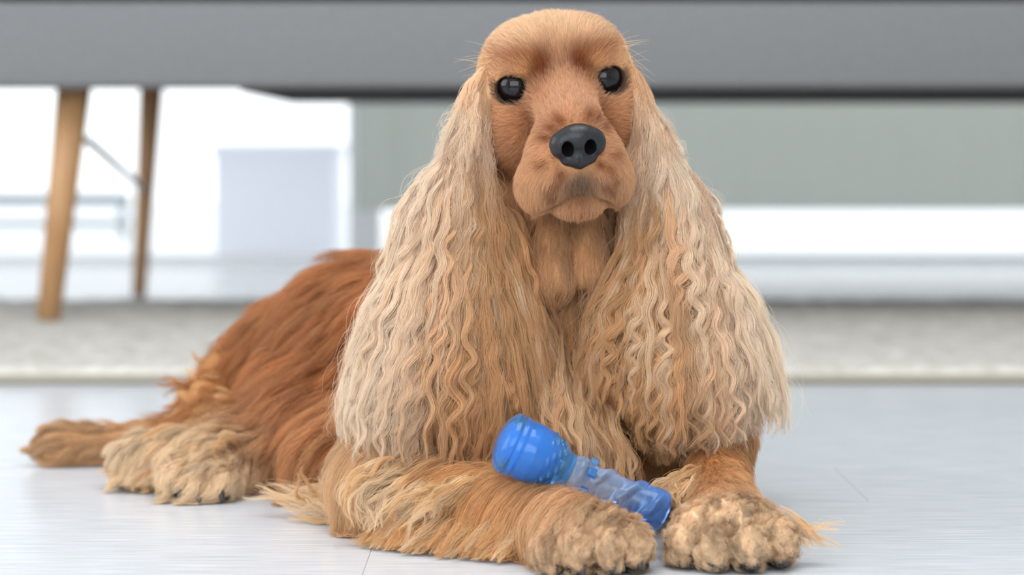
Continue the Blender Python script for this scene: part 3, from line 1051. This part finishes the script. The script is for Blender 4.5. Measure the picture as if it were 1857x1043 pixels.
# ---- locks: each one a bundle of strands that wave together
def make_locks(g, nrm, r, width, thick, per, amp, wl, ph, tipw=0.25, endj=0.25, frizz=0.0005, rise=0.35, helix=0.6, root_w=0.55):
    G, m, _ = g.shape
    t = np.linspace(0, 1, m)[None, :]
    T = norm(np.gradient(g, axis=1))
    Nn = np.repeat(nrm[:, None, :], m, 1)
    B = norm(np.cross(T, Nn))
    Nn = np.cross(B, T)
    sl = np.concatenate([np.zeros((G, 1)), np.cumsum(np.linalg.norm(np.diff(g, axis=1), axis=2), 1)], 1)
    up = sstep(0.0, rise, t)
    wob1, wob2 = r.normal(size=(G, 1)) * 1.1, r.normal(size=(G, 1)) * 0.8
    a = amp[:, None] * up * (0.75 + 0.5 * np.sin(sl / 0.05 * 2 * PI * 0.6 + ph[:, None] * 1.7))
    # tighter towards the tips
    q = 2 * PI * sl / wl[:, None] * (1 + 0.25 * t) + ph[:, None] + wob1 * np.sin(t * 5 + ph[:, None]) + wob2 * np.sin(t * 9)
    g = g + B * (a * np.sin(q))[..., None] + Nn * (helix * np.abs(a) * (0.6 + np.sin(q + 1.4)))[..., None]
    T = norm(np.gradient(g, axis=1))
    B = norm(np.cross(T, Nn))
    Nn = np.cross(B, T)
    n = G * per
    w = np.repeat(np.arange(G), per)
    te = 1 - endj * r.random(n) ** 1.6
    x = te[:, None] * np.linspace(0, m - 1, m)[None, :]
    i0 = np.minimum(x.astype(int), m - 2)
    f = (x - i0)[..., None]
    pick = lambda A: A[w[:, None], i0] * (1 - f) + A[w[:, None], i0 + 1] * f
    P0, B0, N0 = pick(g), pick(B), pick(Nn)
    rad, ang = np.sqrt(r.random(n)), r.random(n) * 2 * PI
    tt = x / (m - 1)
    twist = (r.normal(size=G) * 0.8)[w][:, None] * tt
    prof = (root_w + (1 - root_w) * sstep(0, 0.3, tt)) * (1 - (1 - tipw) * sstep(0.45, 1.0, tt))
    u = rad[:, None] * np.cos(ang[:, None] + twist) * prof * width[w][:, None]
    v = rad[:, None] * np.sin(ang[:, None] + twist) * prof * thick[w][:, None]
    fr = frizz * r.normal(size=(n, 2)) * (r.random((n, 1)) ** 2 * 2.5)
    wob = np.sin(tt * (4 + 6 * r.random((n, 1))) + 6.3 * r.random((n, 1))) * sstep(0.1, 0.6, tt)
    p = P0 + B0 * (u + fr[:, :1] * wob * 2)[..., None] + N0 * (v + np.abs(fr[:, 1:]) * wob * 2)[..., None]
    return p, w

# ---- ears
EXTENT = {-1: (0.040, 0.036), 1: (0.060, 0.020)}
def ear_hair(side, fld, V, Q, o, n_locks, per):
    r = np.random.default_rng(31 + side)
    top = P(866, 150, 1.60) if side < 0 else P(1162, 145, 1.607)
    cx = (P(812, 600, 1.58) if side < 0 else P(1228, 600, 1.585))[0]
    zc = V[Q].mean(1)
    front = zc[:, 1] - np.mean(V[:, 1])
    apex = top + np.array((0.0, 0.0, 0.015))
    def flow(p, g):
        v = p - apex
        v[:, 1] *= 0.2
        z = p[:, 2:3]
        v[:, :1] *= 0.15 + 0.85 * sstep(0.25, 0.17, z)
        low = sstep(0.095, 0.045, z)
        v = norm(v)
        inw = np.concatenate([-(p[:, :1] - cx) * 12, np.zeros((len(p), 2))], 1)
        return norm(v + low * inw * 0.7 + np.array((0, 0, -0.3)))
    z0, dz = EXTENT[side]
    def zend_of(x, k):
        return z0 + dz * sstep(0.015, 0.068, np.abs(x - cx)) + k + (0.016 * sstep(-0.01, -0.05, x - cx) if side > 0 else 0)
    def guides(n, wgt, zlo, maxl, lay, short):
        roots = scatter(V, Q, int(n * 1.5), r, wgt)
        roots = roots[body.sample(roots)[0] > -0.0015]          # nothing grows inside the skull
        eye_c = np.array([HL(*E) for _, E, _ in EYES])
        roots = roots[np.min(np.linalg.norm(roots[:, None] - eye_c[None], axis=2), 1) > 0.021][:n]
        n = len(roots)
        xe = cx + (roots[:, 0] - cx) * 1.45
        ze = zend_of(xe, zlo(n))
        ln = np.clip(np.minimum((roots[:, 2] - ze) * 1.06, maxl(n)), 0.022, 0.19)
        sh = sstep(0.225, 0.27, roots[:, 2])
        ln = ln * (1 - sh) + (0.024 + 0.03 * r.random(n)) * sh
        la = lay(n) * (1 - 0.8 * sh)
        g, nrm = grow(fld, roots, flow, ln, np.full(n, 0.25) * (1 - 0.6 * sh), la, 28, r, 0.35, 0.03, (body,))
        return roots, g, nrm, sh, ln, n
    # undercoat close to the leather
    n0 = 9000
    wgt = np.where(front < 0.014, 1.0, 0.3) * (0.5 + sstep(0.08, 0.2, zc[:, 2]) + 2.5 * sstep(0.24, 0.27, zc[:, 2]))
    roots, g, nrm, sh, ln, n0 = guides(n0, wgt, lambda n: 0.004 + 0.05 * r.random(n) ** 1.3, lambda n: 0.05 + 0.06 * r.random(n), lambda n: 0.001 + 0.004 * r.random(n), True)
    pts, who = style(g, nrm, r, n0 // 40, 0.8, 0.0022, 0.026, 0.0008, 0.5)
    mid = pts[:, 14]
    col = ear_color(mid, side)
    col = col * 0.5 + 0.5 * lin(166, 106, 58)  # golden undercoat, darkened to mimic shaded gaps between the locks
    hair_object('ear_undercoat', pts, jit(col, r, n0, who, 0.08, 0.12) * HB, 0.0001, o, 0.35, 0.02)
    # the visible locks
    n1 = n_locks
    wgt = np.where(front < 0.016, 1.0, 0.35) * (0.35 + 1.0 * sstep(0.07, 0.17, zc[:, 2]) + 1.0 * sstep(0.15, 0.24, zc[:, 2]))
    roots, g, nrm, sh, ln, n1 = guides(n1, wgt, lambda n: -0.004 + 0.036 * r.random(n) ** 2.0, lambda n: 0.10 + 0.09 * r.random(n), lambda n: 0.002 + 0.010 * r.random(n) ** 1.2, False)
    mid = g[:, 15]
    inner = sstep(0.2, 0.9, (mid[:, 0] - cx) / 0.05 * (-side)) if side < 0 else sstep(0.6, 1.4, (mid[:, 0] - cx) / 0.05 * (-side))
    outer = sstep(0.6, 1.3, (mid[:, 0] - cx) / 0.05 * side)
    amp = (0.0015 + 0.0030 * r.random(n1)) * (1 - 0.5 * outer) * (1 - 0.35 * inner) * (1 - 0.65 * sh)
    wl = (0.023 + 0.019 * r.random(n1)) * (1 + 0.5 * inner + 0.4 * outer)
    ph = 2 * PI * 1.6 * NZ(mid * np.array((1, 1, 0.5)), 30) + 0.9 * r.normal(size=n1)
    width = (0.0009 + 0.0034 * r.random(n1) ** 1.4) * (1 + 0.25 * inner) * (1 + 0.5 * sh)
    pts, who = make_locks(g, nrm, r, width, width * 0.5, per, amp, wl, ph, 0.32, 0.22, 0.0008)
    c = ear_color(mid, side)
    fl_ = r.random(n1)[:, None]
    warm = sstep(0.45, 0.8, NZ(mid * np.array((1, 1, 0.5)), 38) + 0.25 * r.normal(size=n1) * 0.5)[:, None]
    warm = warm * sstep(0.9, -0.3, (mid[:, :1] - cx) / 0.06 * side)
    c = c * (1 - 0.5 * warm) + lin(196, 138, 88) * 0.5 * warm
    c = np.where(fl_ > 0.86, c * 0.5 + 0.5 * lin(244, 224, 192), c)
    c = c * (1 + 0.12 * r.normal(size=(n1, 1)))
    col = jit(c[who], r, len(who), None, 0.07)
    hair_object('ear_hair', pts, col * HB, 0.000062 + 0.00003 * r.random(len(who)), o, 0.35, 0.02)
    # loose flyaway strands round the outline
    k = 420
    sel = r.choice(len(pts), k, replace=False)
    fp = pts[sel].copy()
    t = np.linspace(0, 1, fp.shape[1])[None, :, None]
    out = norm(np.stack([fp[:, 15, 0] - cx, np.full(k, -0.015), 0.02 * r.normal(size=k)], -1))[:, None, :]
    fp += out * (0.003 + 0.014 * r.random((k, 1, 1)) ** 2.5) * t ** 1.3
    lf = np.clip(np.linalg.norm(np.diff(fp, axis=1), axis=2).sum(1) / 0.09, 0.15, 1)[:, None, None]
    w2 = 2 * PI * (t * (1.5 + 2.5 * r.random((k, 1, 1))) + r.random((k, 1, 1)))
    fp[:, :, :1] += 0.0035 * lf * np.sin(w2) * t
    fp[:, :, 2:] += 0.003 * lf * np.cos(w2) * t
    hair_object('flyaway_hair', fp, col[sel] * 1.03, 0.00006, o, 0.5, 0.02)
for side, f, V, Q, o in EARS:
    ear_hair(side, f, V, Q, o, 420 if side < 0 else 380, 90)

# ---- body coat
r = np.random.default_rng(41)
w_face = 1 - sstep(0.3, 0.6, BW[BQ].mean(1)[:, RN.index('head')])
fz = ctr[:, 2]
nrmz = BN[BQ].mean(1)
vis = np.where(nrmz[:, 1] > 0.55, 0.15, 1.0) * np.where(fz < 0.002, 0.0, 1.0) * w_face
def coat(name, regs, n, gdiv, clump, wl, frizz, rad, seed, nseg=12, layer=0.010, lenmul=1.0, others=(), rise=0.7, patch=None):
    r = np.random.default_rng(seed)
    sel = BW[BQ].mean(1)[:, [RN.index(q) for q in regs]].sum(1)
    roots = scatter(BV, BQ, n, r, vis * sstep(0.25, 0.75, sel))
    w = region_weights(roots, 0.012)
    fl = w @ RF
    def flow(p, g):
        f = fl - g * (fl * g).sum(1, keepdims=True) * 0.85
        return norm(f)
    ln = (w @ RL) * (0.6 + 0.7 * r.random(n)) * lenmul
    if 'chest' in regs:
        ln = ln * (0.45 + 0.55 * sstep(0.04, 0.09, roots[:, 2]))
    ln = np.minimum(ln, 0.012 + 0.045 * sstep(0.0, 0.05, roots[:, 2]) + 0.02)
    lay = (0.001 + layer * r.random(n)) * np.clip(ln / 0.04, 0.25, 1.2)
    pts, nrm = grow(body, roots, flow, ln, w @ RLI, lay, nseg, r, 0.4, 0.0015, others)
    pts, who = style(pts, nrm, r, max(n // gdiv, 10), clump, w @ RW, wl, frizz, rise)
    col = coat_color(roots, w)
    if patch is not None:
        k = sstep(0.52, 0.75, NZ(roots, 130))[:, None] * 0.55  # scattered patches, darkened to imitate shaded crevices among the paw curls
        col = col * (1 - k) + patch * k
    col = jit(col, r, n, who, 0.10, 0.16)
    tipl = r.random((n, 1)) ** 3 * 0.35
    col = col * (1 - tipl) + lin(226, 180, 128) * tipl
    return hair_object(name, pts, col * HB, rad * (0.8 + 0.4 * r.random(n)), dog, 0.3), roots
coat('body_coat', ['back', 'rump', 'thigh', 'belly', 'shoulder'], 46000, 45, 0.62, 0.05, 0.0018, 0.00013, 51)
coat('chest_hair', ['chest', 'throat'], 26000, 40, 0.6, 0.05, 0.0008, 0.00008, 52)
coat('hind_leg_feathering', ['hindleg', 'hindpaw'], 16000, 60, 0.75, 0.03, 0.0012, 0.00012, 53)
coat('tail_hair', ['tail'], 6000, 60, 0.7, 0.03, 0.0010, 0.00012, 54)
coat('front_leg_feathering', ['elbow', 'foreleg', 'foreleg2'], 48000, 26, 0.5, 0.06, 0.0014, 0.00008, 55)
coat('paw_fur', ['paw'], 34000, 60, 0.9, 0.012, 0.0006, 0.000075, 56, 9, 0.006, rise=0.3, patch=lin(122, 72, 38))

# hand-laid tufts: pixel guides are only a way to write down world positions
def spline(cp, m=24):
    cp = np.array(cp)
    k = len(cp)
    u = np.linspace(0, k - 1, m)
    i = np.minimum(u.astype(int), k - 2)
    f = (u - i)[:, None]
    g = lambda j: cp[np.clip(j, 0, k - 1)]
    p0, p1, p2, p3 = g(i - 1), g(i), g(i + 1), g(i + 2)
    return 0.5 * (2 * p1 + (p2 - p0) * f + (2 * p0 - 5 * p1 + 4 * p2 - p3) * f ** 2 + (3 * p1 - p0 - 3 * p2 + p3) * f ** 3)

def tufts(name, paths, copies, spread, width, per, amp, wl, cols, rad, seed, tipw=0.2, floor=0.0015):
    r = np.random.default_rng(seed)
    G, cc = [], []
    for pi, path in enumerate(paths):
        cp = [P(*q) for q in path]
        for k in range(copies):
            j = r.normal(size=3) * spread
            jt = r.normal(size=3) * spread * 1.2
            G.append(spline([c + j * (1 - i / (len(cp) - 1)) * np.array((1, .5, .5)) + jt * (i / (len(cp) - 1)) * np.array((1, .6, .6)) for i, c in enumerate(cp)]))
            cc.append(cols[r.integers(len(cols))] * (1 + 0.1 * r.normal()))
    G = np.array(G)
    n = len(G)
    nrm = np.tile(np.array((0.0, -1.0, 0.25)), (n, 1))
    w = width * (0.6 + 0.8 * r.random(n))
    pts, who = make_locks(G, nrm, r, w, w * 0.5, per, amp * (0.5 + r.random(n)), wl * (0.8 + 0.4 * r.random(n)), 6.3 * r.random(n), tipw, 0.3, 0.0007, root_w=0.15)
    pts[:, :, 2] = np.maximum(pts[:, :, 2], floor + 0.001 * r.random((len(who), 1)))
    return hair_object(name, pts, jit(np.array(cc)[who], r, len(who), None, 0.07) * HB, rad, dog, 0.3)
CREAM, GOLD, HONEY, RUST = lin(230, 200, 160), lin(214, 160, 102), lin(222, 178, 124), lin(176, 112, 62)
# breast hair hanging between the ears
tufts('breast_hair', [[(1055, 640, 1.618), (1068, 760, 1.566), (1085, 830, 1.556), (1082, 885, 1.55)], [(1085, 650, 1.620), (1105, 770, 1.566), (1125, 830, 1.556), (1120, 890, 1.55)],
                      [(1000, 600, 1.622), (1012, 720, 1.572), (1022, 780, 1.56), (1035, 830, 1.55)],
                      [(985, 590, 1.625), (990, 700, 1.575), (995, 770, 1.56), (1010, 820, 1.55)], [(1030, 610, 1.625), (1035, 720, 1.575), (1045, 790, 1.56), (1055, 850, 1.55)],
                      [(970, 630, 1.625), (965, 740, 1.575), (950, 800, 1.56), (935, 850, 1.552)]],
      12, 0.007, 0.0022, 60, 0.0014, 0.045, [lin(210, 164, 118), lin(196, 144, 94), lin(222, 184, 140)], 0.00008, 61)
# feathering under the near foreleg
FE = []
for k in range(15):
    x = 690 + k * 17
    FE.append([(x + 46, 912 + 0.5 * k, 1.556 - 0.004 * k), (x + 18, 938 + k, 1.532 - 0.0042 * k), (x - 10, 966 + 1.6 * k, 1.524 - 0.0042 * k), (x - 32, 990 + 2 * k, 1.518 - 0.0042 * k)])
tufts('front_leg_fringe', FE, 6, 0.004, 0.0028, 70, 0.0008, 0.05, [GOLD, HONEY, CREAM, GOLD], 0.00009, 62)
tufts('front_leg_wisps', [[(700, 930, 1.56), (690, 965, 1.545), (672, 980, 1.535), (640, 995, 1.53)], [(705, 945, 1.56), (690, 972, 1.545), (665, 965, 1.535), (628, 985, 1.53)],
                          [(720, 955, 1.55), (695, 985, 1.535), (675, 990, 1.53), (655, 1003, 1.525)]], 3, 0.003, 0.0012, 18, 0.001, 0.05, [HONEY], 0.00007, 63)
# pale elbow curls
tufts('elbow_curls', [[(750, 840, 1.58), (700, 850, 1.545), (660, 880, 1.535), (650, 915, 1.53)], [(730, 870, 1.58), (690, 880, 1.54), (655, 915, 1.53), (665, 955, 1.525)], [(760, 865, 1.577), (720, 880, 1.537), (690, 910, 1.527), (684, 950, 1.522)], [(800, 870, 1.562), (755, 890, 1.527), (720, 925, 1.522), (712, 965, 1.517)],
                      [(840, 872, 1.552), (800, 890, 1.517), (760, 915, 1.512), (740, 950, 1.512)], [(880, 872, 1.542), (850, 880, 1.507), (815, 905, 1.502), (800, 935, 1.502)]],
      18, 0.008, 0.0016, 42, 0.0018, 0.04, [CREAM, CREAM, HONEY], 0.00009, 64)
# pale fringe along the belly beside the near elbow
tufts('belly_fringe', [[(660, 870, 1.68), (610, 895, 1.66), (560, 905, 1.65), (470, 890, 1.66)], [(680, 890, 1.66), (630, 920, 1.64), (570, 930, 1.635), (500, 915, 1.64)],
                       [(690, 905, 1.65), (650, 935, 1.63), (600, 942, 1.625), (540, 930, 1.63)], [(690, 870, 1.66), (640, 900, 1.64), (590, 900, 1.64), (580, 850, 1.63)]],
      7, 0.006, 0.003, 60, 0.002, 0.05, [CREAM, HONEY, CREAM], 0.0001, 65)
# wisps beside the far paw and over the far wrist
tufts('paw_wisps', [[(1420, 935, 1.47), (1455, 955, 1.462), (1490, 952, 1.46), (1535, 948, 1.46)], [(1425, 945, 1.468), (1450, 965, 1.46), (1475, 975, 1.456), (1512, 993, 1.452)],
                    [(1415, 950, 1.465), (1440, 970, 1.458), (1460, 985, 1.454), (1485, 995, 1.45)], [(1410, 920, 1.475), (1440, 940, 1.465), (1465, 965, 1.458), (1480, 985, 1.455)]],
      3, 0.003, 0.0014, 26, 0.0008, 0.05, [HONEY, CREAM], 0.00008, 66)
tufts('wrist_hair', [[(1285, 850, 1.556), (1240, 862, 1.530), (1212, 885, 1.518), (1222, 915, 1.508)], [(1290, 860, 1.55), (1250, 878, 1.520), (1232, 900, 1.508), (1252, 918, 1.50)],
                     [(1285, 855, 1.553), (1230, 868, 1.525), (1196, 892, 1.516), (1172, 902, 1.512)]], 9, 0.005, 0.0013, 34, 0.0016, 0.035, [CREAM, HONEY], 0.00008, 67)
# curls over the rump and back
tufts('rump_curls', [[(585, 585, 1.950), (525, 560, 1.92), (505, 600, 1.92), (480, 640, 1.915)], [(495, 685, 1.970), (440, 655, 1.93), (410, 660, 1.925), (395, 640, 1.92)],
                     [(475, 735, 1.960), (410, 690, 1.92), (360, 700, 1.91), (320, 695, 1.91)], [(485, 765, 1.930), (400, 725, 1.88), (360, 735, 1.87), (320, 745, 1.87)],
                     [(505, 780, 1.890), (420, 735, 1.85), (370, 750, 1.84), (320, 790, 1.83)], [(525, 795, 1.870), (440, 745, 1.82), (390, 765, 1.81), (350, 800, 1.80)]],
      7, 0.009, 0.0042, 60, 0.003, 0.05, [RUST, GOLD, HONEY, RUST], 0.00013, 68)
tufts('hind_foot_tufts', [[(330, 790, 1.80), (280, 800, 1.79), (235, 840, 1.785), (200, 870, 1.785)], [(360, 790, 1.79), (310, 805, 1.775), (275, 845, 1.77), (255, 885, 1.765)],
                          [(400, 800, 1.78), (360, 800, 1.755), (330, 830, 1.74), (320, 870, 1.733)], [(440, 800, 1.78), (400, 800, 1.76), (370, 820, 1.745), (360, 850, 1.74)]],
      8, 0.006, 0.0034, 55, 0.0024, 0.035, [CREAM, CREAM, HONEY], 0.00012, 69)
# ------------------------------------------------------------------ the blue rubber chew toy
TA, TB = P(912, 798, 1.484), P(1206, 932, 1.488)
toy = empty('chew_toy', tuple((TA + TB) / 2 * np.array((1, 1, 0)) + np.array((0, 0, 0.02))), 'translucent blue rubber chew toy lying between the paws of the dog', 'dog toy')
M_toy = mat('blue_rubber', (0.04, 0.25, 0.80), 0.13, Transmission_Weight=0.8, IOR=1.38, Specular_IOR_Level=0.55)
N, L, b = nodes(M_toy)
a = N.new('ShaderNodeAttribute')
a.attribute_name = 'tint'
L.new(a.outputs['Color'], b.inputs['Base Color'])
M_core = mat('blue_ball_core', (0.015, 0.25, 0.70), 0.3)
tax = TB - TA
TL = np.linalg.norm(tax)
tax = tax / TL
t1 = norm(np.cross(tax, np.array((0, 0, 1.0))))
t2 = np.cross(t1, tax)
def revolve(name, s0, s1, rf, n=140, nt=96, ridge=None, parent=None, m=None, tint=None):
    s = np.linspace(s0, s1, n)
    th = np.linspace(0, 2 * PI, nt, endpoint=False)
    Sg, Tg = np.meshgrid(s, th, indexing='ij')
    R = np.interp(Sg, rf[0], rf[1])
    # soften the profile
    for _ in range(3):
        R[1:-1] = (R[:-2] + 2 * R[1:-1] + R[2:]) / 4
    if ridge is not None:
        R = R + ridge(Sg, Tg)
    V = TA + Sg[..., None] * tax + R[..., None] * (np.cos(Tg)[..., None] * t1 + np.sin(Tg)[..., None] * t2)
    V = V.reshape(-1, 3)
    i, k = np.meshgrid(np.arange(n - 1), np.arange(nt), indexing='ij')
    k2 = (k + 1) % nt
    Q = np.stack([i * nt + k, i * nt + k2, (i + 1) * nt + k2, (i + 1) * nt + k], -1).reshape(-1, 4)
    me = mesh_np(name, V, Q[:, ::-1])
    if tint is not None:
        set_color(me, 'tint', tint(Sg.ravel()))
    return link_mesh(name, me, m, parent)
mm = 0.001
prof_s = np.array([-4.0, -3.4, -1.5, 1.0, 3.5, 6, 8, 10.5, 12.5, 15, 20, 26, 32, 37, 42, 46]) * mm
prof_r = np.array([0.05, 7, 13.5, 17.6, 19.4, 19.9, 18.9, 19.9, 18.4, 18.9, 19.0, 18.2, 16.2, 13.4, 11.0, 10.2]) * mm
def nubs(s, t):
    w = sstep(0.026, 0.030, s) * sstep(0.042, 0.038, s)
    return 0.0016 * w * np.clip(np.sin(t * 9 + s * 260) * np.sin(s * 900 + t * 2), 0, 1)
blue = lin(96, 178, 246)
pale = lin(192, 212, 244)
deep = lin(110, 164, 238)
revolve('bulb', -0.004, 0.046, (prof_s, prof_r), 170, 110, nubs, toy, M_toy, lambda s: np.tile(blue, (len(s), 1)))
h_s = np.array([44, 46, 48.5, 51, 53, 55, 70, 80, 88, 96, 101, 105, 107.5, 108.5]) * mm * (TL / 0.1065)
h_r = np.array([9.4, 10.6, 12.2, 12.2, 10.6, 9.8, 9.8, 10.4, 11.4, 13.2, 13.6, 12.6, 8.0, 0.05]) * mm
def spiral(s, t):
    w = sstep(0.058, 0.066, s) * sstep(0.106, 0.100, s)
    return 0.0022 * w * np.clip(np.cos(2 * t - s * 2 * PI / 0.020), 0, 1) ** 1.5
def htint(s):
    k = sstep(0.07, 0.10, s)[:, None]
    return pale * (1 - k) + deep * k
revolve('handle', 0.044, h_s[-1], (h_s, h_r), 190, 96, spiral, toy, M_toy, htint)
# opaque ball moulded inside the bulb
ball_s = np.array([4.0, 5.0, 8, 13, 20, 27, 32, 35.5, 36.0]) * mm
ball_r = np.array([0.05, 6, 11, 14.5, 15.4, 13.6, 10.0, 5.0, 0.05]) * mm
revolve('ball_core', 0.004, 0.036, (ball_s, ball_r), 60, 48, None, toy, M_core)
for k in range(5):
    th = 2 * PI * k / 5 + 0.5
    bm = bmesh.new()
    bm_box(bm, -0.0028, 0.0028, -0.0026, 0.0026, -0.0022, 0.0022, 0.0007, 2)
    rad = math.cos(th) * t1 + math.sin(th) * t2
    tg = np.cross(tax, rad)
    c = TA + tax * 0.0575 + rad * 0.0112
    Mx = Matrix(((tg[0], tax[0], rad[0], c[0]), (tg[1], tax[1], rad[1], c[1]), (tg[2], tax[2], rad[2], c[2]), (0, 0, 0, 1)))
    bmesh.ops.transform(bm, matrix=Mx, verts=bm.verts)
    me = bpy.data.meshes.new('nub')
    bm.to_mesh(me)
    bm.free()
    set_color(me, 'tint', np.tile(blue, (len(me.vertices), 1)))
    link_mesh('nub', me, M_toy, toy, False)
